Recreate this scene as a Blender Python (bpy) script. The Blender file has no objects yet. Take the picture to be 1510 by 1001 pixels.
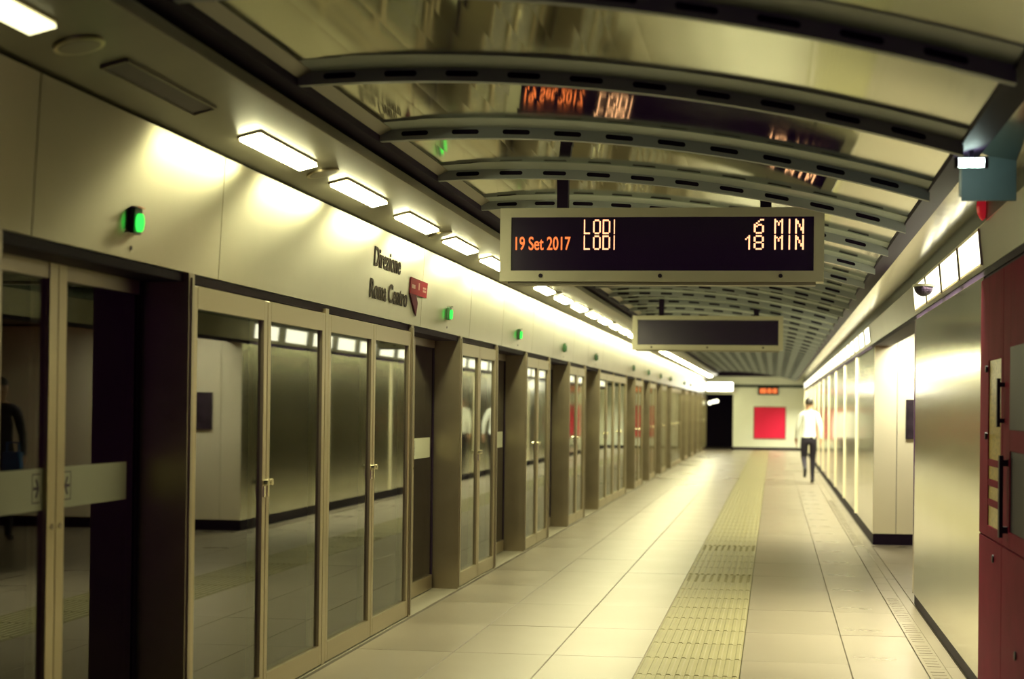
import bpy, bmesh, math, random
from mathutils import Matrix, Vector
random.seed(5)
SC = bpy.context.scene
COL = SC.collection

# ------------------------------------------------------------------ camera
CXP, CYP, FPX = 856.0, 580.0, 2300.0
cd = bpy.data.cameras.new('camera'); cam = bpy.data.objects.new('camera', cd); COL.objects.link(cam)
cd.sensor_fit = 'HORIZONTAL'; cd.sensor_width = 36.0; cd.lens = 36.0 * FPX / 1510.0
cd.shift_x = (755.0 - CXP) / 1510.0; cd.shift_y = (CYP - 500.5) / 1510.0
cd.clip_start = 0.05; cd.clip_end = 300
RR = [[0.9922915265338403, 0.12339086099393178, 0.011498773513605365],
      [0.010299291033149329, 0.010354477845644625, -0.9998933490091624],
      [-0.12349676503194516, 0.9923041268742765, 0.009003822239708158]]
cx, cy, cz = Vector(RR[0]), -Vector(RR[1]), -Vector(RR[2])
cam.matrix_world = Matrix(((cx.x, cy.x, cz.x, 0), (cx.y, cy.y, cz.y, 0), (cx.z, cy.z, cz.z, 1.5), (0, 0, 0, 1)))
cd.dof.use_dof = True; cd.dof.focus_distance = 10.2; cd.dof.aperture_fstop = 2.0
SC.camera = cam

# ------------------------------------------------------------------ world, exposure
w = bpy.data.worlds.new('world'); SC.world = w; w.use_nodes = True
w.node_tree.nodes['Background'].inputs['Color'].default_value = (0.15, 0.03, 0.24, 1)
w.node_tree.nodes['Background'].inputs['Strength'].default_value = 1.0
vs = SC.view_settings
vs.view_transform = 'Standard'; vs.look = 'None'; vs.gamma = 1.0; vs.use_curve_mapping = False
vs.exposure = -0.58
SC.cycles.blur_glossy = 2.0
LAMP = 95.0          # glow of the left lamp covers
WL, WR = 20.0, 75.0  # watts of each left and right lamp
LAMPR = 6.0          # right row of fascia lamps
LCOL = (1.0, 0.955, 0.53)

# ------------------------------------------------------------------ helpers
class MB:
    def __init__(s): s.v = []; s.f = []; s.m = []
    def quad(s, a, b, c, d, m=0):
        i = len(s.v); s.v += [a, b, c, d]; s.f.append((i, i+1, i+2, i+3)); s.m.append(m); return s
    def poly(s, pts, m=0):
        i = len(s.v); s.v += list(pts); s.f.append(tuple(range(i, i+len(pts)))); s.m.append(m); return s
    def box(s, x0, x1, y0, y1, z0, z1, m=0):
        i = len(s.v)
        s.v += [(x0,y0,z0),(x1,y0,z0),(x1,y1,z0),(x0,y1,z0),(x0,y0,z1),(x1,y0,z1),(x1,y1,z1),(x0,y1,z1)]
        for f in ((0,3,2,1),(4,5,6,7),(0,1,5,4),(1,2,6,5),(2,3,7,6),(3,0,4,7)):
            s.f.append(tuple(i+k for k in f)); s.m.append(m)
        return s
    def prism(s, pts, axis, a, b, m=0):
        """extrude polygon pts (2D) along axis from a to b"""
        def P(p, t):
            if axis == 'x': return (t, p[0], p[1])
            if axis == 'y': return (p[0], t, p[1])
            return (p[0], p[1], t)
        n = len(pts); i = len(s.v)
        s.v += [P(p, a) for p in pts] + [P(p, b) for p in pts]
        s.f.append(tuple(i+k for k in range(n))); s.m.append(m)
        s.f.append(tuple(i+n+k for k in reversed(range(n)))); s.m.append(m)
        for k in range(n):
            l = (k+1) % n
            s.f.append((i+k, i+n+k, i+n+l, i+l)); s.m.append(m)
        return s
    def cyl(s, c, r, axis, a, b, n=16, m=0, ry=None):
        ry = ry or r
        return s.prism([(c[0]+r*math.cos(2*math.pi*k/n), c[1]+ry*math.sin(2*math.pi*k/n)) for k in range(n)], axis, a, b, m)
    def mesh(s, name, mats):
        me = bpy.data.meshes.new(name); me.from_pydata(s.v, [], s.f)
        for mt in (mats if isinstance(mats, (list, tuple)) else [mats]): me.materials.append(mt)
        me.polygons.foreach_set('material_index', s.m)
        bm = bmesh.new(); bm.from_mesh(me); bmesh.ops.recalc_face_normals(bm, faces=bm.faces); bm.to_mesh(me); bm.free()
        me.update(); return me

def link(name, me, parent=None, loc=(0,0,0), rot=None):
    o = bpy.data.objects.new(name, me); COL.objects.link(o)
    o.location = loc
    if rot: o.rotation_euler = rot
    if parent is not None: o.parent = parent
    return o
def obj(name, mb, mats, parent=None, loc=(0,0,0), rot=None, bevel=0):
    o = link(name, mb.mesh(name, mats), parent, loc, rot)
    if bevel:
        b = o.modifiers.new('bevel', 'BEVEL'); b.width = bevel; b.segments = 2; b.limit_method = 'ANGLE'
    return o
def tag(o, label, cat, group=None):
    o['label'] = label; o['category'] = cat
    if group: o['group'] = group
    return o
def struct(o): o['kind'] = 'structure'; return o
def thing(name, label, cat, loc=(0,0,0), group=None, rot=None):
    o = link(name, None, None, loc, rot); o.empty_display_size = 0.1
    return tag(o, label, cat, group)
def copy_tree(o, parent=None):
    c = o.copy(); COL.objects.link(c); c.parent = parent
    for ch in list(o.children): copy_tree(ch, c)
    return c
ORD = ['first','second','third','fourth','fifth','sixth','seventh','eighth','ninth','tenth','eleventh','twelfth','thirteenth',
       'fourteenth','fifteenth','sixteenth','seventeenth','eighteenth','nineteenth','twentieth','twenty-first','twenty-second',
       'twenty-third','twenty-fourth','twenty-fifth','twenty-sixth','twenty-seventh','twenty-eighth','twenty-ninth','thirtieth',
       'thirty-first','thirty-second','thirty-third','thirty-fourth','thirty-fifth','thirty-sixth','thirty-seventh','thirty-eighth',
       'thirty-ninth','fortieth','forty-first','forty-second','forty-third','forty-fourth','forty-fifth','forty-sixth','forty-seventh']

# ------------------------------------------------------------------ materials
def mat(name, col, rough=0.5, metal=0.0, var=0.0, vscale=6.0, vstretch=(1,1,1), bump=0.0, bscale=40.0, bstretch=(1,1,1),
        emit=None, estr=0.0, rvar=0.0, coat=0.0, spec=0.5, bdist=0.002, aniso=0.0, tang=(0,0,1)):
    m = bpy.data.materials.new(name); m.use_nodes = True
    nt = m.node_tree; p = nt.nodes['Principled BSDF']
    p.inputs['Base Color'].default_value = (*col, 1); p.inputs['Roughness'].default_value = rough
    p.inputs['Metallic'].default_value = metal; p.inputs['Specular IOR Level'].default_value = spec
    p.inputs['Coat Weight'].default_value = coat; p.inputs['Coat Roughness'].default_value = 0.08
    if emit:
        p.inputs['Emission Color'].default_value = (*emit, 1); p.inputs['Emission Strength'].default_value = estr
    if aniso:
        p.inputs['Anisotropic'].default_value = aniso
        cv = nt.nodes.new('ShaderNodeCombineXYZ'); cv.inputs[0].default_value, cv.inputs[1].default_value, cv.inputs[2].default_value = tang
        nt.links.new(cv.outputs[0], p.inputs['Tangent'])
    tc = nt.nodes.new('ShaderNodeTexCoord')
    def noise(scale, stretch, detail=4):
        mp = nt.nodes.new('ShaderNodeMapping'); mp.inputs['Scale'].default_value = stretch
        nt.links.new(tc.outputs['Object'], mp.inputs['Vector'])
        n = nt.nodes.new('ShaderNodeTexNoise'); n.inputs['Scale'].default_value = scale; n.inputs['Detail'].default_value = detail
        nt.links.new(mp.outputs['Vector'], n.inputs['Vector']); return n
    if var or rvar:
        n = noise(vscale, vstretch)
    if var:
        r = nt.nodes.new('ShaderNodeMapRange'); r.inputs['From Min'].default_value = 0.3; r.inputs['From Max'].default_value = 0.7
        r.inputs['To Min'].default_value = 1 - var; r.inputs['To Max'].default_value = 1 + var
        nt.links.new(n.outputs['Fac'], r.inputs['Value'])
        mx = nt.nodes.new('ShaderNodeMix'); mx.data_type = 'RGBA'; mx.blend_type = 'MULTIPLY'
        mx.inputs['Factor'].default_value = 1; mx.inputs[6].default_value = (*col, 1)
        nt.links.new(r.outputs['Result'], mx.inputs[7]); nt.links.new(mx.outputs[2], p.inputs['Base Color'])
    if rvar:
        r = nt.nodes.new('ShaderNodeMapRange'); r.inputs['From Min'].default_value = 0.3; r.inputs['From Max'].default_value = 0.7
        r.inputs['To Min'].default_value = max(0.01, rough - rvar); r.inputs['To Max'].default_value = rough + rvar
        nt.links.new(n.outputs['Fac'], r.inputs['Value']); nt.links.new(r.outputs['Result'], p.inputs['Roughness'])
    if bump:
        n2 = noise(bscale, bstretch, 3)
        b = nt.nodes.new('ShaderNodeBump'); b.inputs['Strength'].default_value = bump; b.inputs['Distance'].default_value = bdist
        nt.links.new(n2.outputs['Fac'], b.inputs['Height']); nt.links.new(b.outputs['Normal'], p.inputs['Normal'])
    return m
def emission(name, col, s):
    m = bpy.data.materials.new(name); m.use_nodes = True; nt = m.node_tree
    nt.nodes.remove(nt.nodes['Principled BSDF'])
    e = nt.nodes.new('ShaderNodeEmission'); e.inputs['Color'].default_value = (*col, 1); e.inputs['Strength'].default_value = s
    nt.links.new(e.outputs[0], nt.nodes['Material Output'].inputs['Surface']); return m
def glass(name, tint, ior, rough=0.02, refl=(0.9,0.92,0.85)):
    m = bpy.data.materials.new(name); m.use_nodes = True; nt = m.node_tree
    nt.nodes.remove(nt.nodes['Principled BSDF'])
    t = nt.nodes.new('ShaderNodeBsdfTransparent'); t.inputs['Color'].default_value = (*tint, 1)
    g = nt.nodes.new('ShaderNodeBsdfGlossy'); g.inputs['Color'].default_value = (*refl, 1); g.inputs['Roughness'].default_value = rough
    f = nt.nodes.new('ShaderNodeFresnel'); f.inputs['IOR'].default_value = ior
    mx = nt.nodes.new('ShaderNodeMixShader')
    nt.links.new(f.outputs[0], mx.inputs[0]); nt.links.new(t.outputs[0], mx.inputs[1]); nt.links.new(g.outputs[0], mx.inputs[2])
    nt.links.new(mx.outputs[0], nt.nodes['Material Output'].inputs['Surface']); return m

M = dict(
    tile=mat('floor_stone', (0.145, 0.122, 0.088), 0.30, var=0.10, vscale=0.7, rvar=0.04, spec=0.9),
    grout=mat('grout', (0.10, 0.085, 0.058), 0.5),
    tact=mat('tactile_rubber', (0.145, 0.128, 0.062), 0.40, var=0.14, vscale=3.0, bump=0.1, bscale=30),
    steel=mat('brushed_steel', (0.42, 0.395, 0.28), 0.285, 1.0, var=0.05, vscale=2, aniso=0.93),
    frame=mat('door_frame_steel', (0.46, 0.40, 0.26), 0.34, 1.0, bump=0.1, bscale=30, bstretch=(1, 1, 0.1)),
    postm=mat('door_post_steel', (0.36, 0.31, 0.22), 0.34, 1.0, var=0.08, vscale=4),
    wallsteel=mat('wall_panel_steel', (0.78, 0.76, 0.60), 0.15, 1.0, var=0.04, vscale=2, bump=0.12, bscale=1.6, bstretch=(1, 1, 0.15), bdist=0.004, aniso=0.6),
    mirror=mat('polished_ceiling_metal', (0.58, 0.60, 0.45), 0.075, 1.0, bump=0.05, bscale=1.3, rvar=0.03, vscale=1.5, bdist=0.01),
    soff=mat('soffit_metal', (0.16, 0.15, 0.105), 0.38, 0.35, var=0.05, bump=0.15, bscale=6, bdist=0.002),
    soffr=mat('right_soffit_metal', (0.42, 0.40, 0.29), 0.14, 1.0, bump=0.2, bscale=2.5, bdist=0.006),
    rib=mat('rib_painted_steel', (0.26, 0.28, 0.28), 0.45, 0.1),
    ribtop=mat('rib_flange_steel', (0.32, 0.36, 0.33), 0.45, 0.1),
    dark=mat('dark_painted_metal', (0.012, 0.004, 0.020), 0.6, spec=0.15),
    trimg=mat('grey_trim', (0.22, 0.20, 0.15), 0.45, 0.4),
    black=mat('black_plastic', (0.012, 0.006, 0.016), 0.5, spec=0.25),
    rubber=mat('black_skirting', (0.010, 0.004, 0.014), 0.6, spec=0.15),
    cream=mat('cream_enamel_panel', (0.80, 0.74, 0.54), 0.40, var=0.03, vscale=2),
    white=mat('white_enamel_panel', (0.84, 0.87, 0.76), 0.45, var=0.03, vscale=2),
    green=mat('dark_green_strip', (0.022, 0.036, 0.022), 0.35, 0.3),
    sgnframe=mat('display_housing', (0.42, 0.40, 0.29), 0.45, 0.25, var=0.04),
    screen=mat('display_screen', (0.010, 0.002, 0.022), 0.22),
    red=mat('red_paint', (0.13, 0.008, 0.026), 0.6, spec=0.03, var=0.12, vscale=5),
    redp=mat('red_poster_print', (0.80, 0.003, 0.07), 0.6),
    redflag=mat('red_sign_print', (0.10, 0.003, 0.008), 0.7, spec=0.05),
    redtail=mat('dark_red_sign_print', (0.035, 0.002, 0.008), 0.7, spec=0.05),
    pale=mat('pale_print', (0.15, 0.07, 0.05), 0.6),
    ink=mat('dark_lettering', (0.015, 0.011, 0.008), 0.8, spec=0.05),
    band=mat('frosted_band', (0.40, 0.41, 0.30), 0.65),
    inkband=mat('band_print', (0.05, 0.03, 0.06), 0.6),
    chrome=mat('chrome', (0.9, 0.86, 0.7), 0.12, 1.0),
    mesh=mat('yellow_wired_glass', (0.30, 0.22, 0.05), 0.3, var=0.45, vscale=26, vstretch=(1, 1, 2.5), bump=0.4, bscale=60),
    poster=mat('dark_poster_print', (0.030, 0.020, 0.030), 0.5, spec=0.2, var=0.7, vscale=9),
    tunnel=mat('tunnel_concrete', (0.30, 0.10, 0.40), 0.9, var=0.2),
    lens_off=mat('unlit_lamp', (0.028, 0.012, 0.022), 0.5),
    lamp=emission('lit_lamp', LCOL, LAMP), lampd=emission('dim_lamp', LCOL, 4.0), lampp=emission('passage_lamp', (1.0, 0.95, 0.72), 160.0), lampe=emission('end_lamp', (1.0, 0.97, 0.80), 14.0), lampr=emission('lit_fascia_lamp', (1.0, 0.97, 0.72), LAMPR),
    glass=glass('door_glass', (0.6, 0.55, 0.6), 2.7), sglass=glass('sliding_door_glass', (0.6, 0.55, 0.6), 1.9),
    pglass=glass('passage_glass', (0.6, 0.6, 0.6), 1.5),
    led=emission('led_pale_orange', (1.0, 0.50, 0.24), 3.0), led2=emission('led_orange', (1.0, 0.22, 0.055), 2.0),
    ledg=emission('led_green', (0.05, 1.0, 0.10), 2.2), greenh=mat('green_lamp_housing', (0.015, 0.06, 0.02), 0.3),
    redlens=mat('red_beacon_lens', (0.5, 0.01, 0.02), 0.25, emit=(1.0, 0.03, 0.05), estr=0.35),
    glare=emission('cool_glare', (0.72, 0.95, 0.85), 45.0),  # added lamp, imitates an unclear cool glare
    blueglow=mat('blue_grey_glow', (0.14, 0.20, 0.20), 0.5, var=0.08), redglow=emission('added_red_glow', (1.0, 0.13, 0.12), 3.5),  # added panel in the colour of a bluish glow; added red glow source
    shirt=mat('white_shirt', (0.78, 0.80, 0.76), 0.8), trous=mat('black_trousers', (0.010, 0.006, 0.016), 0.8),
    skin=mat('skin', (0.50, 0.30, 0.20), 0.5), hair=mat('dark_hair', (0.02, 0.014, 0.012), 0.6), shoe=mat('black_shoe', (0.01, 0.008, 0.012), 0.4),
    jacket=mat('dark_jacket', (0.014, 0.008, 0.022), 0.8), blue=mat('blue_bag', (0.02, 0.10, 0.30), 0.6),
)

# ------------------------------------------------------------------ layout numbers
XL = -2.55           # face of the platform screen
XG = -2.77           # sliding door glass
XR, XR2 = 1.085, 1.106
YN, YE = -4.0, 58.3
YB, YC = 12.40, 17.77    # right opening
D, P2, P4 = 1.66, 1.735, 4.29
doors = []; panels = []      # doorways (y0,y1), escape sections (y0,y1,nleaves)
y = 4.89
doors.append((y, y+D)); y += D
first = True
while y < YE - 3.2:
    panels.append((y, y+P4, 4)); y += P4
    for k in range(4):
        if y + D > YE - 0.3: break
        doors.append((y, y+D)); y += D
        if k < 3 and y + P2 < YE:
            panels.append((y, y+P2, 2)); y += P2
YEND = y
# behind the photographer's shoulder
panels.insert(0, (4.89-P2, 4.89, 2)); doors.insert(0, (4.89-P2-D, 4.89-P2)); panels.insert(0, (4.89-2*P2-D, 4.89-P2-D, 2))
doors.insert(0, (4.89-2*P2-2*D, 4.89-2*P2-D))

# ------------------------------------------------------------------ floor
fb = MB().box(-2.80, 5.0, YN, YE+6, -0.25, -0.012)
floor = struct(obj('floor', fb, M['grout']))
colsx = [(-2.795,-2.535), (-2.535,-1.93), (-1.93,-1.32), (-1.32,-0.765), (-0.18,0.452), (0.452,0.885), (1.005,1.09)]
TL = 1.2; g = 0.002
rows = []
yy = YC - 18*TL
while yy < YE + 4: rows.append(yy); yy += TL
rest = MB()
tm = {}
for (a, b) in colsx:
    tm[a] = MB().prism([(a+g,-0.012),(a+g,-0.004),(a+g+0.003,0),(b-g-0.003,0),(b-g,-0.004),(b-g,-0.012)], 'y', g, TL-g).mesh('floor_tile', M['tile'])
for i, y0 in enumerate(rows):
    for (a, b) in colsx:
        if 5.0 < y0 < 29.5:
            t = link('floor_tile', tm[a], floor, (0, y0, random.uniform(-0.0006, 0.0006)))
        else:
            rest.box(a+g, b-g, y0+g, y0+TL-g, -0.012, 0)
# plain tile under the tactile strip edge nothing; side passage tiles
px = 1.09
while px < 4.9:
    for r in range(5):
        y0 = YB + r*1.08
        MBt = MB().box(px+g, px+0.6-g, y0+g, y0+1.08-g, -0.012, 0)
        obj('passage_tile', MBt, M['tile'], floor)
    px += 0.6
rest.box(1.09, 5.0, YN, YB, -0.012, -0.001)
r_ = obj('distant_tiles', rest, M['tile'], floor); r_['kind'] = 'stuff'
# tactile strip: ribbed slabs
def ribbed(y0, L):
    m = MB().box(-0.765+g, -0.18-g, y0+g, y0+L-g, -0.012, 0.001)
    n = 11
    for k in range(n):
        c = -0.765 + 0.585*(k+0.5)/n
        m.prism([(c-0.016,0.001),(c-0.009,0.007),(c+0.009,0.007),(c+0.016,0.001)], 'y', y0+0.012, y0+L-0.012)
    return m
def studded(y0, L):
    m = MB().box(-0.765+g, -0.18-g, y0+g, y0+L-g, -0.012, 0.001)
    for k in range(9):
        for j in range(9):
            c = -0.765+0.585*(k+0.5)/9; q = y0 + L*(j+0.5)/9
            m.cyl((c, q), 0.014, 'z', 0.001, 0.004, n=6)
    return m
slab = ribbed(0, 0.6).mesh('tactile_slab', M['tact']); slab2 = studded(0, 0.6).mesh('tactile_slab', M['tact'])
trest = MB()
ys = YC - 36*0.6
k = 0
while ys < YE - 0.5:
    if 5.0 < ys < 29.6:
        link('tactile_slab', slab2 if 13.4 < ys < 14.1 or 16.5 < ys < 17.1 else slab, floor, (0, ys, 0))
    else:
        q = ribbed(ys, 0.6); base = len(trest.v)
        trest.v += q.v; trest.f += [tuple(base+i for i in f) for f in q.f]; trest.m += q.m
    ys += 0.6
t_ = obj('distant_tactile_slabs', trest, M['tact'], floor); t_['kind'] = 'stuff'
# drain covers along the right wall
ys = YC - 26*0.5
dc = MB().box(0.885+g, 1.005-g, g, 0.5-g, -0.012, 0.002)
for k in range(4): dc.box(0.905, 0.985, 0.08+k*0.1, 0.12+k*0.1, 0.002, 0.004)
dcm = dc.mesh('drain_cover', M['tile'])
drest = MB()
while ys < YE:
    if 5.0 < ys < 26 and not (YB < ys < YC-0.45): link('drain_cover', dcm, floor, (0, ys, random.uniform(-0.001, 0.002)))
    else: drest.box(0.885+g, 1.005-g, ys+g, ys+0.5-g, -0.012, 0)
    ys += 0.5
d_ = obj('distant_drain_covers', drest, M['tile'], floor); d_['kind'] = 'stuff'

# ------------------------------------------------------------------ left: platform screen frame and fascia
wl = MB()
wl.box(-3.0, -2.60, YN, YE+0.6, 2.10, 3.2)          # header structure behind the fascia
wl.box(-2.80, XL-0.02, YN, YE, 2.03, 2.10)         # dark shadow gap
wall_left = struct(obj('wall_left', wl, M['dark']))
sill = MB().box(-2.80, XL+0.012, YN, YE, -0.012, 0.012)
obj('sill', sill, M['trimg'], wall_left)
ti = math.tan(0.05)
fz0, fz1 = 2.07, 2.633
edges = [YN]
for (a, b) in doors: edges += [a+0.21, b+0.37]
edges = sorted(e for e in edges if e < YE-1) + [YE]
for a, b in zip(edges[:-1], edges[1:]):
    if b - a < 0.3: continue
    m = MB()
    xb, xt = XL, XL + (fz1-fz0)*ti
    m.prism([(xb-0.03, fz0), (xb, fz0), (xt, fz1), (xt-0.03, fz1)], 'y', a+0.004, b-0.004)
    m.box(xb-0.055, xb-0.03, a+0.004, b-0.004, fz0, fz0+0.04)
    obj('fascia_panel', m, M['steel'], wall_left)
# posts at each doorway (depth of the reveal)
pm = MB().box(XG-0.03, XL+0.004, -0.035, 0.035, 0.0, 2.07)
pm.box(XL+0.004, XL+0.012, -0.012, 0.012, 0.02, 2.05)
pm = pm.mesh('door_post', M['postm'])
for (a, b) in doors:
    link('door_post', pm, wall_left, (0, a-0.035, 0)); link('door_post', pm, wall_left, (0, b+0.035, 0))
for (a, b, n) in panels:
    if n == 4:
        mm = MB().box(XL-0.06, XL, (a+b)/2-0.03, (a+b)/2+0.03, 0, 2.05)
        obj('door_post', mm, M['frame'], wall_left)

# sliding doors
def sliding(sign, name='sliding_door'):
    """leaf local: y from 0 (meeting edge) to D/2 away (sign)"""
    W = D/2 - 0.004
    e = link(name, None)
    def Yb(a, b): return (min(a*sign, b*sign), max(a*sign, b*sign))
    y0, y1 = Yb(0.004, 0.072); obj('stile', MB().box(XG-0.02, XG+0.025, y0, y1, 0.02, 2.05), M['frame'], e)
    y0, y1 = Yb(W-0.045, W); obj('stile', MB().box(XG-0.02, XG+0.012, y0, y1, 0.02, 2.05), M['dark'], e)
    y0, y1 = Yb(0.072, W-0.045)
    obj('rail', MB().box(XG-0.02, XG+0.02, y0, y1, 1.97, 2.05), M['postm'], e)
    obj('rail', MB().box(XG-0.02, XG+0.02, y0, y1, 0.02, 0.13), M['frame'], e)
    obj('pane', MB().box(XG-0.006, XG+0.006, y0, y1, 0.13, 1.97), M['sglass'], e)
    y0, y1 = Yb(0.072, W-0.13)
    bnd = obj('frosted_band', MB().box(XG+0.0062, XG+0.0085, y0, y1, 1.085, 1.245), M['band'], e)
    bnd['label'] = 'pale frosted warning band with a small boxed arrow'
    # boxed arrow
    c = 0.13; x0, x1 = XG+0.0085, XG+0.0095
    a = MB()
    def bar(p, q, r, s_):
        y0, y1 = Yb(p, q); a.box(x0, x1, y0, y1, r, s_)
    bar(c-0.032, c+0.032, 1.222, 1.226); bar(c-0.032, c+0.032, 1.114, 1.118)
    bar(c-0.032, c-0.029, 1.118, 1.222) if sign > 0 else None
    bar(c+0.029, c+0.032, 1.118, 1.222)
    bar(c-0.008, c+0.022, 1.164, 1.176)
    def tri(pts):
        a.prism([(p*sign, q) for p, q in pts], 'x', x0, x1)
    tri([(c-0.024, 1.17), (c-0.006, 1.205), (c+0.008, 1.205), (c-0.010, 1.17)])
    tri([(c-0.024, 1.17), (c-0.010, 1.17), (c+0.008, 1.135), (c-0.006, 1.135)])
    obj('boxed_arrow', a, M['inkband'], bnd)
    lk = MB().cyl((0.037*sign, 1.02), 0.012, 'x', XG+0.025, XG+0.029, 12)
    obj('key_lock', lk, M['chrome'], e)
    return e
sl, sr = sliding(-1), sliding(1)
nd = 0
firstuse = [True, True]
for i, (a, b) in enumerate(doors):
    c = (a+b)/2
    for s_, pr, nm in ((0, sl, 'near'), (1, sr, 'far')):
        if firstuse[s_]: o = pr; firstuse[s_] = False
        else: o = copy_tree(pr)
        o.location = (0, c, 0)
        vis = i - 2
        if vis < 0:
            lab = 'glass sliding platform door leaf beside the photographer, ' + nm + (' leaf of the doorway further back' if i == 0 else ' leaf of the doorway just out of frame')
        elif vis == 0:
            lab = ('glass sliding door leaf with right-pointing boxed arrow at left picture edge' if s_ == 0 else
                   'dark glass sliding door leaf with left-pointing boxed arrow under the green lamp')
        else:
            lab = '%s leaf of the %s recessed sliding doorway counted from the left picture edge' % (nm, ORD[vis])
        tag(o, lab, 'door', 'sliding platform doors')

# escape doors
def escape(W, hinge):
    e = link('escape_door', None)
    w_ = W - 0.006; st = 0.055
    X0, X1 = XL-0.045, XL
    obj('stile', MB().box(X0, X1, 0.003, st, 0.02, 2.02), M['frame'], e, bevel=0.004)
    obj('stile', MB().box(X0, X1, w_-st, w_, 0.02, 2.02), M['frame'], e, bevel=0.004)
    obj('rail', MB().box(X0, X1, st, w_-st, 1.92, 2.02), M['frame'], e)
    obj('rail', MB().box(X0, X1, st, w_-st, 0.02, 0.13), M['frame'], e)
    obj('pane', MB().box(XL-0.028, XL-0.016, st, w_-st, 0.13, 1.92), M['glass'], e)
    hy = w_-0.028 if hinge == 0 else 0.028
    h = MB().cyl((hy, 1.105), 0.014, 'x', X1, X1+0.012, 10).cyl((hy, 1.105), 0.019, 'x', X1+0.012, X1+0.026, 12)
    h.box(X1, X1+0.006, hy-0.012, hy+0.012, 1.03, 1.085)
    obj('door_knob', h, M['chrome'], e)
    return e
ep = {}
for W in (P2/2-0.07, P4/4-0.02):
    for h in (0, 1): ep[(W, h)] = [escape(W, h), False]
ne = 0
for (a, b, n) in panels:
    W = (P2/2-0.07) if n == 2 else (P4/4-0.02)
    if n == 2: st = [a+0.07, a+P2/2]
    else: st = [a+0.07, a+0.07+W, (a+b)/2+0.03, (a+b)/2+0.03+W-0.0]
    for k, y0 in enumerate(st):
        h = k % 2; pr = ep[(W, h)]
        if not pr[1]: o = pr[0]; pr[1] = True
        else: o = copy_tree(pr[0])
        o.location = (0, y0, 0)
        if n == 4: o.scale = (1, ((b-0.07) - (a+0.07) - 0.06)/4/W, 1); 
        if n == 4:
            ww = ((b-0.07)-(a+0.07)-0.06)/4
            o.location.y = (a+0.07 + k*ww) if k < 2 else ((a+b)/2+0.03 + (k-2)*ww)
        if y0 < 5:
            lab = 'narrow glass escape door leaf beside the photographer, %s before the first doorway' % ORD[3-ne if ne < 4 else 0]
        else:
            if y0 < 11:
                lab = ['steel framed glass escape door reflecting a cream pillar and dark poster',
                       'steel framed glass escape door directly right of the reflected cream pillar',
                       'third large glass escape door from the left, below the black direction lettering',
                       'fourth large glass escape door from the left, before the first dark doorway recess'][k]
            else:
                lab = '%s steel framed glass escape door counted along the screen from the left' % ORD[ne-4]
        tag(o, lab, 'door', 'glass escape doors'); ne += 1

# tunnel behind the screen
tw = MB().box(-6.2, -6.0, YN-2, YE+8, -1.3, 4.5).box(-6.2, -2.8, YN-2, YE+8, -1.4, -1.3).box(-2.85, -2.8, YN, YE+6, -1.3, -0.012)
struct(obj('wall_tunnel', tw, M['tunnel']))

# ------------------------------------------------------------------ soffit on the left
sx0, sz0 = -2.535, 2.645
sx1, sz1 = -2.082, 2.755
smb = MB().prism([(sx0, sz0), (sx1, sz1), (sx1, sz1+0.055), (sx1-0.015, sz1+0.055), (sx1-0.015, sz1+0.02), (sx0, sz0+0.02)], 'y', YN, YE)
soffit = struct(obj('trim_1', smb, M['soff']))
obj('lip', MB().prism([(sx1-0.002, sz1-0.004), (sx1+0.010, sz1-0.001), (sx1+0.010, sz1+0.010), (sx1-0.002, sz1+0.010)], 'y', YN, YE), M['trimg'], soffit)
# vault: arc z(X)
AX, AZ, AC = -1.568, 2.921, 0.0621
def arc(x): return AZ - AC*(x-AX)**2
VX0, VX1 = -2.014, 0.742
bm_ = MB().box(-2.16, -2.014, YN, YE-0.4, 2.84, 3.3)
struct(obj('trim_2', bm_, M['dark']))
struct(obj('trim_3', MB().prism([(0.733, 2.57), (0.863, 2.60), (0.863, 3.0), (0.733, 3.0)], 'y', YN, YE-0.4), M['dark']))
# ceiling: backing slab, one mirror panel and one rib per bay
cb = MB().box(-3.0, 5.2, YN, YE+0.6, 3.3, 3.4)
ceiling = struct(obj('ceiling', cb, M['dark']))
RS = 1.383; RY0 = 6.385
nseg = 22
def bay_panel():
    m = MB(); xs = [-1.955 + (0.73+1.955)*k/nseg for k in range(nseg+1)]
    def arc(x): return AZ - AC*(x-AX)**2 - 0.03*max(0.0, -1.4-x)**2
    for a, b in zip(xs[:-1], xs[1:]):
        m.quad((a, 0.05, arc(a)+0.004), (b, 0.05, arc(b)+0.004), (b, RS-0.20, arc(b)+0.004), (a, RS-0.20, arc(a)+0.004))
        m.quad((a, 0.05, arc(a)+0.012), (a, RS-0.20, arc(a)+0.012), (b, RS-0.20, arc(b)+0.012), (b, 0.05, arc(b)+0.012))
    me = m.mesh('ceiling_panel', M['mirror'])
    me.polygons.foreach_set('use_smooth', [True]*len(me.polygons))
    return me
def side_trim():
    z = arc(-1.955)
    return MB().prism([(-2.02, z-0.03), (-2.01, z-0.035), (-1.95, z-0.006), (-1.955, z+0.008), (-2.02, z+0.008)], 'y', 0.05, RS-0.01).mesh('side_trim', M['trimg'])
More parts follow.
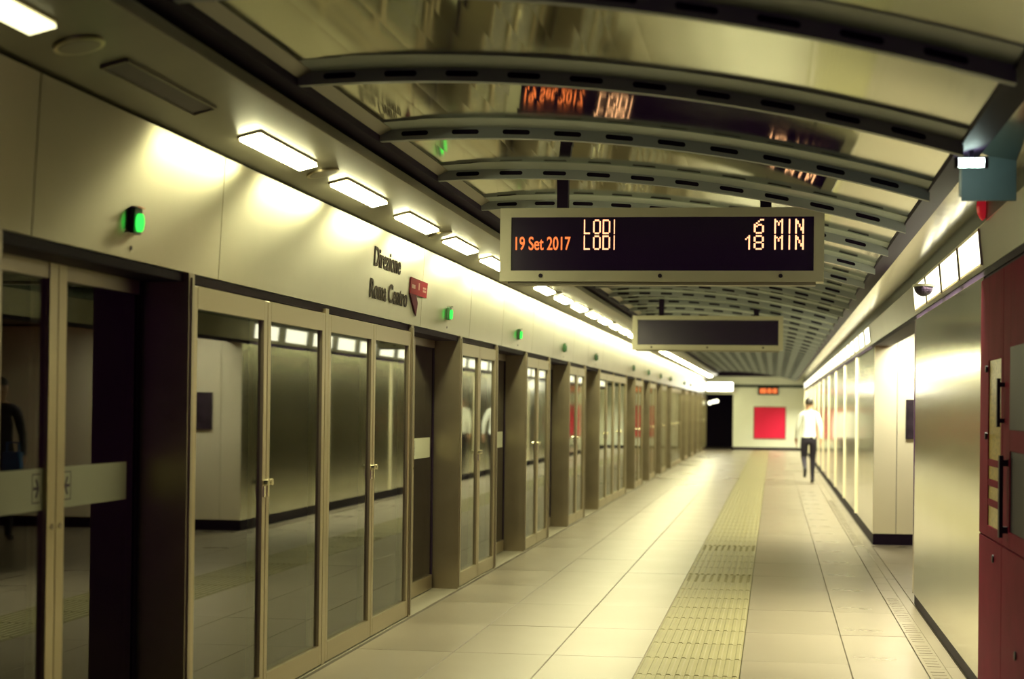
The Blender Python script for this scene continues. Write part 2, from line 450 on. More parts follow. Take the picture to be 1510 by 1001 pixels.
def rib_mesh():
    m = MB(); Hh = 0.061; t = 0.042
    x = VX0 - 0.0
    # sample stations with slot profile
    st = []   # (x, top, bot, hole half)
    L = VX1 - VX0
    xs = []
    pitch = 0.262; sl_ = 0.14; r = 0.012
    x0 = VX0 + 0.11
    marks = [VX0, VX0+0.03]
    slots = []
    while x0 + sl_ < VX1 - 0.03:
        slots.append((x0, x0+sl_)); x0 += pitch
    pts = [VX0, VX0+0.05]
    for (a, b) in slots: pts += [a, a+0.005, a+r, (a+b)/2, b-r, b-0.005, b, b+0.065]
    pts += [VX1]
    pts = sorted(set(round(p, 4) for p in pts if p <= VX1))
    def hole(xx):
        for (a, b) in slots:
            if a <= xx <= b:
                if xx-a < 1e-4 or b-xx < 1e-4: return 0.004
                if xx-a < 0.006 or b-xx < 0.006: return 0.010
                return r
        return 0
    for fy in (0.0, t):
        for a, b in zip(pts[:-1], pts[1:]):
            ha, hb = hole(a), hole(b)
            za, zb = arc(a), arc(b)
            ca, cb_ = za-0.029, zb-0.029
            inside = any(s0-1e-4 <= a and b <= s1+1e-4 for s0, s1 in slots)
            if fy == 0 and inside:
                m.quad((a, fy, ca+ha), (b, fy, cb_+hb), (b, fy, zb), (a, fy, za))
                m.quad((a, fy, za-Hh), (b, fy, zb-Hh), (b, fy, cb_-hb), (a, fy, ca-ha))
            else:
                m.quad((a, fy, za-Hh), (b, fy, zb-Hh), (b, fy, zb), (a, fy, za))
    n = 24; xs = [VX0 + L*k/n for k in range(n+1)]
    for a, b in zip(xs[:-1], xs[1:]):
        for (p, q) in ((a, b),):
            m.quad((p, 0, arc(p)-Hh), (q, 0, arc(q)-Hh), (q, t, arc(q)-Hh), (p, t, arc(p)-Hh))
            # dark plate inside so that slots read as holes
            m.quad((p, t*0.6, arc(p)-Hh+0.002), (q, t*0.6, arc(q)-Hh+0.002), (q, t*0.6, arc(q)-0.002), (p, t*0.6, arc(p)-0.002), 1)
            # light top flange
            m.quad((p, -0.22, arc(p)+0.006), (q, -0.22, arc(q)+0.006), (q, -0.22, arc(q)), (p, -0.22, arc(p)), 2)
            m.quad((p, -0.22, arc(p)), (q, -0.22, arc(q)), (q, 0.0, arc(q)-0.006), (p, 0.0, arc(p)-0.006), 2)
    m.quad((VX0, 0, arc(VX0)-Hh), (VX0, t, arc(VX0)-Hh), (VX0, t, arc(VX0)), (VX0, 0, arc(VX0)))
    return m.mesh('rib', [M['rib'], M['dark'], M['ribtop']])
pme, rme, tme = bay_panel(), rib_mesh(), side_trim()
k = -6
while True:
    yr = RY0 + k*RS
    if yr + 0.1 > YE - 0.8: break
    if yr > YN:
        link('rib', rme, ceiling, (0, yr, 0))
        link('ceiling_panel', pme, ceiling, (0, yr, 0))
        link('side_trim', tme, ceiling, (0, yr, 0))
    k += 1

# ------------------------------------------------------------------ right side
# soffit, green strip, fascia
rs = MB().prism([(0.863, 2.625), (1.085, 2.585), (1.085, 2.63), (0.863, 2.66)], 'y', YN, YE)
trim4 = struct(obj('trim_4', rs, M['soffr']))
obj('cable_strip', MB().box(1.070, 1.09, YN, YE, 2.485, 2.592), M['green'], trim4)
wr = MB()
wr.box(1.10, 1.30, YN, YB, 0, 2.23)            # wall core beside the camera
wr.box(1.12, 1.30, YC+0.05, YE, 0, 2.23)
wr.box(1.10, 1.30, YN, YE, 2.23, 3.3)
wall_right = struct(obj('wall_right', wr, M['dark']))
# fascia panels (steel) with fitted lamps
ftilt = 0.02
def fascia_r(a, b):
    m = MB().prism([(1.088, 2.252), (1.1, 2.252), (1.1, 2.485), (1.068, 2.485), (1.066, 2.475)], 'y', a+0.003, b-0.003)
    return obj('fascia_panel', m, M['steel'], wall_right)
fe = [YN, -1, 2, 4.5, 7.0, 8.42, 9.42, 10.42, 11.42, 12.40, 14.2, 16.0, 17.77]
q = 18.97
while q < YE: fe.append(q); q += 1.2
for a, b in zip(fe[:-1], fe[1:]): fascia_r(a, b)
# steel wall panels
def steelpanel(a, b, x=XR, z0=0.085, z1=2.215):
    return obj('steel_panel', MB().box(x, x+0.02, a+0.003, b-0.003, z0, z1), M['wallsteel'], wall_right, bevel=0.003)
for a, b in ((-4, -1.5), (-1.5, 1.0), (1.0, 3.6), (3.6, 6.1), (8.43, 12.40)): steelpanel(a, b)
obj('corner_trim', MB().box(XR-0.004, XR+0.03, YB-0.004, YB+0.014, 0.085, 2.215), M['chrome'], wall_right)
obj('baseboard', MB().box(XR+0.012, XR+0.03, YN, YB, 0, 0.085), M['rubber'], wall_right)
q = YC + 0.0
pn = 0
while q < YE - 0.5:
    steelpanel(q, min(q+1.2, YE), XR2, 0.12)
    if pn and pn % 3 == 0:
        obj('mullion', MB().box(XR2-0.02, XR2, q-0.02, q+0.02, 0.12, 2.22), M['cream'], wall_right)
    q += 1.2; pn += 1
obj('baseboard', MB().box(XR2+0.004, XR2+0.03, YC, YE, 0, 0.12), M['rubber'], wall_right)
obj('gap_shadow', MB().box(1.092, 1.1, YN, YE, 2.215, 2.252), M['dark'], wall_right)

# side passage: cream end face, ceiling, far wall
wp = MB().box(XR2+0.01, 5.0, YC+0.012, YC+0.05, 0, 2.6)
wall_p = struct(obj('wall_passage', wp, M['dark']))
for a, b in ((XR2, 1.363), (1.363, 2.30), (2.30, 3.24), (3.24, 4.18), (4.18, 5.0)):
    obj('cream_panel', MB().box(a+0.003, b-0.003, YC, YC+0.014, 0.125, 2.40), M['cream'], wall_p, bevel=0.002)
obj('baseboard', MB().box(XR2+0.004, 5.0, YC+0.004, YC+0.03, 0, 0.125), M['rubber'], wall_p)
wq = MB().box(5.0, 5.2, YB-1, YC+1, 0, 3.3).box(1.30, 5.0, YB-0.2, YB, 0, 3.3)
struct(obj('wall_passage_side', wq, M['dark']))
struct(obj('ceiling_passage', MB().box(1.1, 5.0, YB, YC, 2.42, 2.5), M['trimg']))

# end wall
we = MB().box(-1.53, 1.3, YE+0.012, YE+0.3, 0, 3.3)
we.box(-3.0, -1.53, YE, YE+0.3, 2.05, 3.3)
wall_e = struct(obj('wall_end', we, M['white']))
for a, b in ((-1.53, -0.9), (-0.9, 0.52), (0.52, 1.10)):
    obj('white_panel', MB().box(a+0.004, b-0.004, YE, YE+0.014, 0.10, 2.30), M['white'], wall_e)
obj('lintel_strip', MB().box(-1.53, 1.10, YE-0.02, YE, 2.32, 2.42), M['green'], wall_e)
obj('baseboard', MB().box(-1.53, 1.10, YE-0.004, YE+0.02, 0, 0.10), M['rubber'], wall_e)
obj('bulkhead', MB().box(-2.36, 1.0, YE-0.06, YE, 2.72, 3.3), M['dark'], wall_e)
wd = MB().box(-3.0, -1.4, YE+3.4, YE+3.5, 0, 3.3).box(-1.56, -1.53, YE+0.3, YE+3.4, 0, 3.3).box(-2.9, -2.7, YE, YE+3.4, 0, 3.3)
struct(obj('wall_end_passage', wd, M['dark']))

# ------------------------------------------------------------------ lamps
# left row: recessed lamps on the sloping soffit
sdir = Vector((sx1-sx0, 0, sz1-sz0)).normalized(); sn = Vector((sdir.z, 0, -sdir.x))  # outward, down
th = math.atan2(sdir.z, sdir.x)
def ceil_lamp(lit):
    e = link('ceiling_light', None)
    fr = MB(); w2, L = 0.046, 0.87
    for (a, b, c, d_) in ((-w2-0.008, -w2, 0, L), (w2, w2+0.008, 0, L), (-w2, w2, -0.008, 0), (-w2, w2, L, L+0.008)):
        fr.box(a, b, c, d_, -0.010, 0.004)
    obj('frame', fr, M['frame'] if lit else M['trimg'], e)
    obj('diffuser', MB().box(-w2, w2, 0, L, -0.022 if lit else -0.004, 0.004), M['lamp'] if lit else M['lens_off'], e)
    if lit:
        ld = bpy.data.lights.new('tube', 'AREA'); ld.shape = 'RECTANGLE'; ld.size = 2*w2-0.01; ld.size_y = L-0.02
        ld.energy = WL; ld.color = LCOL; ld.spread = math.radians(125)
        lo = bpy.data.objects.new('tube', ld); COL.objects.link(lo); lo.parent = e; lo.location = (0, L/2, -0.0235)
    return e
lit0, off0 = ceil_lamp(True), ceil_lamp(False)
LP = 1.42; nlit = 0; usedl = False
mid = Vector((-2.322, 0, sz0 + (-2.322-sx0)*(sz1-sz0)/(sx1-sx0)))
k = -2
while True:
    y0 = 6.66 + k*LP
    if y0 > YE - 1.5: break
    if k == -1: o = off0; lab = 'unlit dark recessed lamp in the left ceiling strip, nearest the camera'
    else:
        o = copy_tree(lit0) if k != 0 else lit0
        lab = ('lit lamp at the upper left picture corner' if k == -2 else 'lit recessed lamp of the left strip behind the photographer' if k < -2
               else '%s lit rectangular lamp of the left ceiling strip after the dark one' % ORD[k])
    if k == -2:
        dl = [c_ for c_ in o.children if c_.name.startswith('diffuser')][0]; dl.data = dl.data.copy(); dl.data.materials[0] = M['lampd']
        tb = [c_ for c_ in o.children if c_.name.startswith('tube')][0]; tb.data = tb.data.copy(); tb.data.energy = 1.0
    o.location = mid + Vector((0, y0, 0)) + sn*0.002
    o.rotation_euler = (0, -th, 0)
    tag(o, lab, 'lamp', 'lamps of the left ceiling strip'); k += 1
# round speakers between the lamps
def speaker():
    e = link('ceiling_speaker', None)
    obj('rim', MB().cyl((0, 0), 0.085, 'z', -0.008, 0.002, 28), M['frame'], e)
    obj('grille', MB().cyl((0, 0), 0.070, 'z', -0.010, -0.002, 28), M['trimg'], e)
    return e
sp0 = speaker(); usd = False; n_ = 0
for i in range(18):
    yv = 4.96 + 2.84*i
    if yv > YE-1: break
    o = copy_tree(sp0) if usd else sp0; usd = True
    o.location = mid + Vector((0, yv, 0)) + sn*0.002; o.rotation_euler = (0, -th, 0)
    tag(o, 'round ceiling loudspeaker in the left strip, %s from the camera' % ORD[i], 'speaker', 'round speakers of the left ceiling strip')

# right row: fascia lamps
def fas_lamp(L):
    e = link('fascia_light', None)
    fr = MB(); h0, h1 = 2.29, 2.46
    def fx(z): return 1.088 - (z-2.252)*0.093 - 0.002
    for (a, b, z0, z1) in ((0, L, h0-0.012, h0), (0, L, h1, h1+0.012), (-0.01, 0, h0-0.012, h1+0.012), (L, L+0.01, h0-0.012, h1+0.012)):
        fr.prism([(fx(z0)-0.006, z0), (fx(z1)-0.006, z1), (fx(z1)+0.002, z1), (fx(z0)+0.002, z0)], 'y', a, b)
    obj('frame', fr, M['frame'], e)
    obj('diffuser', MB().prism([(fx(h0)-0.003, h0), (fx(h1)-0.003, h1), (fx(h1)+0.001, h1), (fx(h0)+0.001, h0)], 'y', 0, L), M['lampr'], e)
    ld = bpy.data.lights.new('tube', 'AREA'); ld.shape = 'RECTANGLE'; ld.size = 0.10; ld.size_y = L-0.02
    ld.energy = WR; ld.color = (1.0, 0.96, 0.66); ld.spread = math.radians(105)
    lo = bpy.data.objects.new('tube', ld); COL.objects.link(lo); lo.parent = e; lo.location = (1.03, L/2, 2.33); lo.rotation_euler = (0, math.radians(12), 0)
    return e
fl0 = fas_lamp(0.90); usd = False; n_ = 0
for y0 in [8.47, 9.47, 10.47, 11.46] + [18.1 + 1.2*i for i in range(33)]:
    o = copy_tree(fl0) if usd else fl0; usd = True
    o.location = (0, y0, 0)
    tag(o, '%s lit white lamp panel from the camera, right wall fascia' % ORD[n_], 'lamp', 'lamps of the right fascia'); n_ += 1
# lamps of the side passage ceiling
def pas_lamp():
    e = link('passage_light', None)
    fr = MB().box(-0.33, -0.30, -0.15, 0.15, -0.02, 0).box(0.30, 0.33, -0.15, 0.15, -0.02, 0).box(-0.3, 0.3, -0.15, -0.13, -0.02, 0).box(-0.3, 0.3, 0.13, 0.15, -0.02, 0)
    obj('frame', fr, M['frame'], e); obj('diffuser', MB().box(-0.3, 0.3, -0.13, 0.13, -0.014, -0.004), M['lampp'], e); return e
pl0 = pas_lamp()
for i, yv in enumerate((17.2,)):
    o = pl0 if i == 0 else copy_tree(pl0)
    o.location = (1.55, yv, 2.42)
    tag(o, 'lit ceiling lamp in the side passage just before the cream pillar', 'lamp')
o = thing('end_light_box', 'bright white light box above the dark opening at the far end', 'lamp', (-2.02, YE-0.26, 2.16))
obj('case', MB().box(-0.50, 0.50, 0.02, 0.16, 0, 0.34), M['sgnframe'], o)
obj('diffuser', MB().box(-0.48, 0.48, 0, 0.02, 0.02, 0.32), M['lampe'], o)
# lamp in the dark end passage
o = thing('tunnel_lamp', 'small bright lamps in the dark opening at the far left end', 'lamp', (-2.3, YE+1.2, 1.78))
obj('bracket', MB().box(-0.22, 0.22, -0.02, 0.02, 0.05, 0.08), M['black'], o)
for dx, dz in ((-0.14, -0.05), (0.0, 0.0), (0.12, 0.02)):
    obj('bulb', MB().cyl((dx, dz), 0.07, 'y', -0.05, 0.05, 14), M['lampr'], o)

# ------------------------------------------------------------------ hanging displays
FONT = {
 'L': ['1....','1....','1....','1....','1....','1....','1....','1....','11111'],
 'O': ['.111.','1...1','1...1','1...1','1...1','1...1','1...1','1...1','.111.'],
 'D': ['1111.','1...1','1...1','1...1','1...1','1...1','1...1','1...1','1111.'],
 'I': ['..1..']*9,
 'M': ['1...1','11.11','1.1.1','1.1.1','1...1','1...1','1...1','1...1','1...1'],
 'N': ['1...1','11..1','11..1','1.1.1','1.1.1','1..11','1..11','1...1','1...1'],
 '6': ['...11','..1..','.1...','1.11.','11..1','1...1','1...1','1...1','.111.'],
 '1': ['..1..','.11..','1.1..','..1..','..1..','..1..','..1..','..1..','..1..'],
 '8': ['.111.','1...1','1...1','1...1','.111.','1...1','1...1','1...1','.111.'],
}
def dots(ch, x0, x1, z0, z1, y_, parent, mt, name='led_letter'):
    rowsb = FONT[ch]; m = MB(); cw = (x1-x0)/5; chh = (z1-z0)/9
    for r, row in enumerate(rowsb):
        for c, v in enumerate(row):
            if v == '1':
                a = x0 + c*cw; t = z1 - r*chh
                m.box(a+cw*0.04, a+cw*0.96, y_-0.004, y_, t-chh*0.97, t-chh*0.03)
    return obj(name, m, mt, parent)
def text_mesh(s, mt, parent, name, sx, sz, loc, plane='xz', offset=0.0):
    """text as a flat mesh scaled to width sx, height sz; plane xz faces -y, plane yz faces +x"""
    cu = bpy.data.curves.new(name, 'FONT'); cu.body = s; cu.extrude = 0.01; cu.offset = offset
    to = bpy.data.objects.new(name, cu); COL.objects.link(to)
    dg = bpy.context.evaluated_depsgraph_get(); dg.update()
    me = bpy.data.meshes.new_from_object(to.evaluated_get(dg)); bpy.data.objects.remove(to); 
    xs = [v.co.x for v in me.vertices]; ys = [v.co.y for v in me.vertices]
    x0, x1, y0, y1 = min(xs), max(xs), min(ys), max(ys)
    for v in me.vertices:
        u = (v.co.x-x0)/(x1-x0)*sx; h = (v.co.y-y0)/(y1-y0)*sz; d = v.co.z*0.2
        v.co = Vector((u, -d, h)) if plane == 'xz' else Vector((d, u, h))
    me.materials.clear(); me.materials.append(mt)
    return link(name, me, parent, loc)
def display(name, label, withtext):
    X0, X1, Z0, Z1 = -1.784, 0.303, 2.315, 2.79
    cxs = (X0+X1)/2
    t = thing(name, label, 'display')
    f = MB(); sx0_, sx1_, sz0_, sz1_ = -1.711, 0.2375, 2.385, 2.731
    f.box(X0, sx0_, 0, 0.17, Z0, Z1).box(sx1_, X1, 0, 0.17, Z0, Z1).box(sx0_, sx1_, 0, 0.17, Z0, sz0_).box(sx0_, sx1_, 0, 0.17, sz1_, Z1)
    obj('housing', f, M['sgnframe'], t)
    obj('back_plate', MB().box(sx0_, sx1_, 0.14, 0.168, sz0_, sz1_), M['sgnframe'], t)
    s_ = obj('screen', MB().box(sx0_, sx1_, 0.012, 0.03, sz0_, sz1_), M['screen'], t)
    for xs in (-1.515, -0.739, 0.03):
        obj('screw', MB().cyl((xs, 2.352), 0.0135, 'y', -0.004, 0.0, 12), M['black'], t)
    for xh in (-1.384, -0.068):
        obj('hanger', MB().box(xh-0.036, xh+0.036, 0.05, 0.12, Z1, 3.034-0.0576*(xh+1.69)**2), M['dark'], t)
    obj('lower_bracket', MB().box(X0+0.05, X1-0.05, 0.03, 0.14, Z0-0.02, Z0), M['trimg'], t)
    if withtext:
        for (z0, z1) in ((2.622, 2.716), (2.520, 2.613)):
            xs = [-1.236, -1.176, -1.114, -1.055]
            ws = [0.040, 0.050, 0.050, 0.034]
            for ch, x_, w_ in zip('LODI', xs, ws): dots(ch, x_, x_+w_, z0, z1, 0.012, s_, M['led'])
            for ch, x_ in zip('MIN', (-0.013, 0.058, 0.119)): dots(ch, x_, x_+0.056 if ch != 'I' else x_+0.05, z0, z1, 0.012, s_, M['led'])
        dots('6', -0.143, -0.078, 2.622, 2.716, 0.012, s_, M['led'])
        dots('1', -0.197, -0.145, 2.520, 2.613, 0.012, s_, M['led']); dots('8', -0.143, -0.078, 2.520, 2.613, 0.012, s_, M['led'])
        text_mesh('19 Set 2017', M['led2'], s_, 'led_date', 0.361, 0.088, (-1.683, 0.011, 2.518), offset=0.012)
    return t
KS = 0.928
d1 = display('train_display', 'hanging train display lit with LODI and 6 MIN and 18 MIN', True); d1.location = (0, 10.0*KS, 1.5*(1-KS)); d1.scale = (KS, KS, KS)
d2 = display('train_display', 'second hanging display further down the platform behind the lit one', False); d2.location = (-0.18, 20.1, 1.5*(1-KS)); d2.scale = (KS, KS, KS)
e1 = thing('wall_display', 'small orange lit display high on the far white end wall', 'display', (-0.21, YE-0.10, 2.05))
obj('housing', MB().box(-0.40, 0.36, 0, 0.08, 0, 0.28), M['black'], e1)
es = obj('screen', MB().box(-0.36, 0.33, -0.006, 0, 0.03, 0.25), M['screen'], e1)
for a, b in ((-0.33, -0.10), (-0.06, 0.10), (0.14, 0.30)):
    obj('led_block', MB().box(a, b, -0.012, -0.006, 0.06, 0.15).box(a, b, -0.012, -0.006, 0.165, 0.23), M['led2'], es)

# ------------------------------------------------------------------ fascia graphics and lamps
def fxl(z): return XL + (z-fz0)*ti
t = thing('direction_sign', 'black lettering Direzione Roma Centro on the steel fascia', 'sign', (0, 0, 0))
for s_, y0, z0, wd_, hh in (('Direzione', 9.66, 2.385, 0.70, 0.125), ('Roma Centro', 9.60, 2.180, 1.00, 0.125)):
    o = text_mesh(s_, M['ink'], t, 'lettering', wd_, hh, (fxl(z0)+0.0015, y0, z0), plane='yz', offset=0.014)
    o.rotation_euler = (0, 0.05, 0)
t = thing('flag_sign', 'dark red flag sign with folded pointed tail beside the direction lettering', 'sign', (0, 0, 0))
def plate(pts, mt, name, parent, off=0.002, th_=0.004):
    m = MB(); n = len(pts)
    a = [(fxl(z)+off, y_, z) for (y_, z) in pts]; b = [(fxl(z)+off+th_, y_, z) for (y_, z) in pts]
    m.poly(a).poly(b)
    for k in range(n):
        l = (k+1) % n; m.quad(a[k], a[l], b[l], b[k])
    return obj(name, m, mt, parent)
fp = plate([(10.66, 2.40), (11.19, 2.395), (11.17, 2.285), (10.66, 2.285)], M['redflag'], 'flag', t)
for (a, b, c, d_) in ((10.70, 10.80, 2.325, 2.352), (10.90, 10.93, 2.325, 2.375), (11.04, 11.14, 2.320, 2.335), (11.04, 11.14, 2.342, 2.356)):
    plate([(a, c), (b, c), (b, d_), (a, d_)], M['pale'], 'mark', fp, 0.006, 0.001)
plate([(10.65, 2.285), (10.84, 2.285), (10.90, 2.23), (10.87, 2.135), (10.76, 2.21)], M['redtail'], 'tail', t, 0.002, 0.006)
def ind():
    e = link('indicator_light', None)
    m = MB().prism([(-0.045, -0.075), (0.045, -0.075), (0.05, -0.055), (0.05, 0.055), (0.04, 0.075), (-0.04, 0.075), (-0.05, 0.055), (-0.05, -0.055)], 'x', 0, 0.03)
    obj('housing', m, M['greenh'], e)
    obj('cap', MB().box(0, 0.045, -0.045, 0.045, 0.068, 0.076), M['chrome'], e)
    obj('lens', MB().cyl((0, -0.012), 0.036, 'x', 0.03, 0.052, 20, ry=0.05), M['ledg'], e)
    obj('keyhole', MB().cyl((-0.01, -0.155), 0.013, 'x', 0, 0.004, 10), M['inkband'], e)
    return e
i0 = ind(); usd = False
goff = MB().cyl((0, -0.012), 0.036, 'x', 0.03, 0.052, 20, ry=0.05).mesh('lens', M['greenh'])
for i, (a, b) in enumerate(doors):
    if i < 2: continue
    o = copy_tree(i0) if usd else i0; usd = True
    o.location = (fxl(2.22), (a+b)/2 + (0.22 if i == 2 else 0.3), 2.225); o.rotation_euler = (0, 0.05, 0); o.scale = (0.7, 0.72, 0.72)
    if i > 4:
        dl = [c_ for c_ in o.children if c_.name.startswith('lens')][0]; dl.data = goff
    tag(o, '%s green door lamp on the fascia above the %s doorway from the left' % ('glowing' if i <= 4 else 'unlit', ORD[i-2]), 'lamp', 'green lamps above the doorways')

# ------------------------------------------------------------------ right side things
pt = thing('wall_poster', 'dark framed poster on the cream panel beside the steel wall edge', 'poster', (0, 0, 0))
obj('frame', MB().box(1.46, 1.47, YC-0.02, YC, 1.19, 1.63).box(1.79, 1.80, YC-0.02, YC, 1.19, 1.63).box(1.47, 1.79, YC-0.02, YC, 1.19, 1.20).box(1.47, 1.79, YC-0.02, YC, 1.62, 1.63), M['black'], pt)
obj('print', MB().box(1.47, 1.79, YC-0.012, YC, 1.20, 1.62), M['poster'], pt)
pt = thing('red_poster', 'plain bright red square poster on the white end wall', 'poster', (0, 0, 0))
obj('print', MB().box(-0.74, 0.40, YE-0.02, YE-0.008, 0.435, 1.585), M['redp'], pt)
obj('frame', MB().box(-0.765, -0.74, YE-0.022, YE, 0.41, 1.61).box(0.40, 0.425, YE-0.022, YE, 0.41, 1.61).box(-0.74, 0.40, YE-0.022, YE, 0.41, 0.435).box(-0.74, 0.40, YE-0.022, YE, 1.585, 1.61), M['pale'], pt)

# red emergency cabinet in the right wall
c = thing('emergency_cabinet', 'tall red cabinet with yellow wired glass at right picture edge', 'cabinet', (0, 0, 0))
XF = XR - 0.01
obj('body', MB().box(XF+0.02, XF+0.14, 6.12, 8.42, 0.0, 2.20), M['red'], c)
def cdoor(y0, y1, z0, z1, win=None, nm='door'):
    m = MB()
    if win:
        a, b, lo, hi = win
        m.box(XF, XF+0.018, y0, a, z0, z1).box(XF, XF+0.018, b, y1, z0, z1).box(XF, XF+0.018, a, b, z0, lo).box(XF, XF+0.018, a, b, hi, z1)
    else: m.box(XF, XF+0.018, y0, y1, z0, z1)
    return obj(nm, m, M['red'], c, bevel=0.003)
d_ = cdoor(7.60, 8.41, 0.872, 2.19, (7.66, 8.10, 0.93, 1.76))
obj('wired_glass', MB().box(XF+0.006, XF+0.012, 7.66, 8.10, 0.93, 1.76), M['mesh'], d_)
for z in (1.03, 1.13, 1.23): obj('shelf', MB().box(XF+0.002, XF+0.006, 7.66, 8.10, z, z+0.035), M['red'], d_)
for z in (1.72, 1.38): obj('hinge', MB().cyl((8.13, z), 0.018, 'x', XF-0.012, XF, 10), M['black'], d_)
h = obj('handle', MB().box(XF-0.035, XF-0.02, 7.53, 7.56, 1.43, 1.66).box(XF-0.02, XF, 7.53, 7.56, 1.45, 1.47).box(XF-0.02, XF, 7.53, 7.56, 1.62, 1.64), M['black'], d_)
d2_ = cdoor(6.14, 7.59, 0.872, 2.19, (6.40, 7.36, 0.95, 1.32))
obj('dark_glass', MB().box(XF+0.006, XF+0.012, 6.40, 7.36, 0.95, 1.32), M['black'], d2_)
obj('handle', MB().box(XF-0.04, XF-0.022, 7.40, 7.44, 0.92, 1.30).box(XF-0.022, XF, 7.40, 7.44, 0.94, 0.97).box(XF-0.022, XF, 7.40, 7.44, 1.25, 1.28), M['black'], d2_)
obj('dark_panel', MB().box(XF-0.006, XF, 6.5, 7.33, 1.42, 1.80), M['black'], d2_)
d3_ = cdoor(7.60, 8.41, 0.03, 0.864); obj('lock', MB().cyl((7.86, 0.78), 0.02, 'x', XF-0.008, XF, 12), M['black'], d3_)
d4_ = cdoor(6.14, 7.59, 0.03, 0.864); obj('lock', MB().cyl((7.12, 0.42), 0.02, 'x', XF-0.008, XF, 12), M['black'], d4_)

# dome camera under the fascia
c = thing('dome_camera', 'black dome security camera on the bright right fascia', 'camera', (0.99, 10.72, 2.325))
obj('mount', MB().cyl((0, 0), 0.075, 'z', 0.015, 0.030, 20).box(0.0, 0.075, -0.02, 0.02, 0.018, 0.03), M['sgnframe'], c)
m = MB(); N = 20; R_ = 0.065
for i in range(6):
    a0, a1 = math.pi/2*i/6, math.pi/2*(i+1)/6
    for k in range(N):
        b0, b1 = 2*math.pi*k/N, 2*math.pi*(k+1)/N
        def S(a, b): return (R_*math.cos(a)*math.cos(b), R_*math.cos(a)*math.sin(b), 0.015-R_*math.sin(a))
        m.quad(S(a0, b0), S(a0, b1), S(a1, b1), S(a1, b0))
obj('dome', m, M['black'], c)
# red beacon above the cabinet and added lamp and panel imitating a bright patch
c = thing('warning_beacon', 'small red beacon above the red cabinet at upper right', 'lamp', (1.055, 8.24, 2.50))
obj('base', MB().cyl((0, 0), 0.022, 'z', 0.105, 0.125, 14), M['black'], c)
prof = [(0.018, 0.105), (0.028, 0.085), (0.031, 0.06), (0.026, 0.025), (0.014, 0.0), (0.002, -0.012)]
m = MB()
for (r0, z0), (r1, z1) in zip(prof[:-1], prof[1:]):
    for k in range(14):
        b0, b1 = 2*math.pi*k/14, 2*math.pi*(k+1)/14
        m.quad((r0*math.cos(b0), r0*math.sin(b0), z0), (r0*math.cos(b1), r0*math.sin(b1), z0), (r1*math.cos(b1), r1*math.sin(b1), z1), (r1*math.cos(b0), r1*math.sin(b0), z1))
obj('lens', m, M['redlens'], c)
c = thing('tube_lamp', 'added cool white tube standing in for a glare at the right ceiling beam', 'lamp', (0.80, 6.62, 2.535))
for q in (-0.06, 0.06): obj('end_cap', MB().cyl((0, 0), 0.024, 'x', q-0.008, q+0.008, 14), M['black'], c)
obj('bracket', MB().box(-0.01, 0.01, -0.008, 0.008, 0.018, 0.06), M['black'], c)
obj('tube', MB().cyl((0, 0), 0.019, 'x', -0.052, 0.052, 16), M['glare'], c)
c = thing('glow_panel', 'blank blue grey panel under the right soffit, lit by the tube lamp', 'panel', (-0.03, 6.95, -0.05))  # sheet added in place of a blurred bluish glow
obj('sheet', MB().box(0.83, 1.064, 0, 0.012, 2.47, 2.665), M['blueglow'], c, bevel=0.003)
obj('edge_trim', MB().box(0.82, 0.83, -0.004, 0.016, 2.49, 2.655), M['trimg'], c)

# unseen machine added in the side passage to throw a red glow
v = thing('passage_glow_source', 'unseen red glow source added in the side passage, shaped as a vending machine', 'vending machine', (4.3, 15.1, 0))
obj('body', MB().box(0.05, 0.68, -0.75, 0.75, 0.05, 1.95), M['red'], v)
obj('glow_front', MB().box(0.03, 0.05, -0.68, 0.30, 0.55, 1.85), M['redglow'], v)
obj('control_panel', MB().box(0.03, 0.05, 0.36, 0.68, 0.9, 1.7), M['black'], v)
obj('tray', MB().box(0.02, 0.05, -0.5, 0.2, 0.2, 0.42), M['black'], v)
for q in (-0.65, 0.65): obj('foot', MB().box(0.1, 0.6, q-0.05, q+0.05, 0, 0.05), M['black'], v)

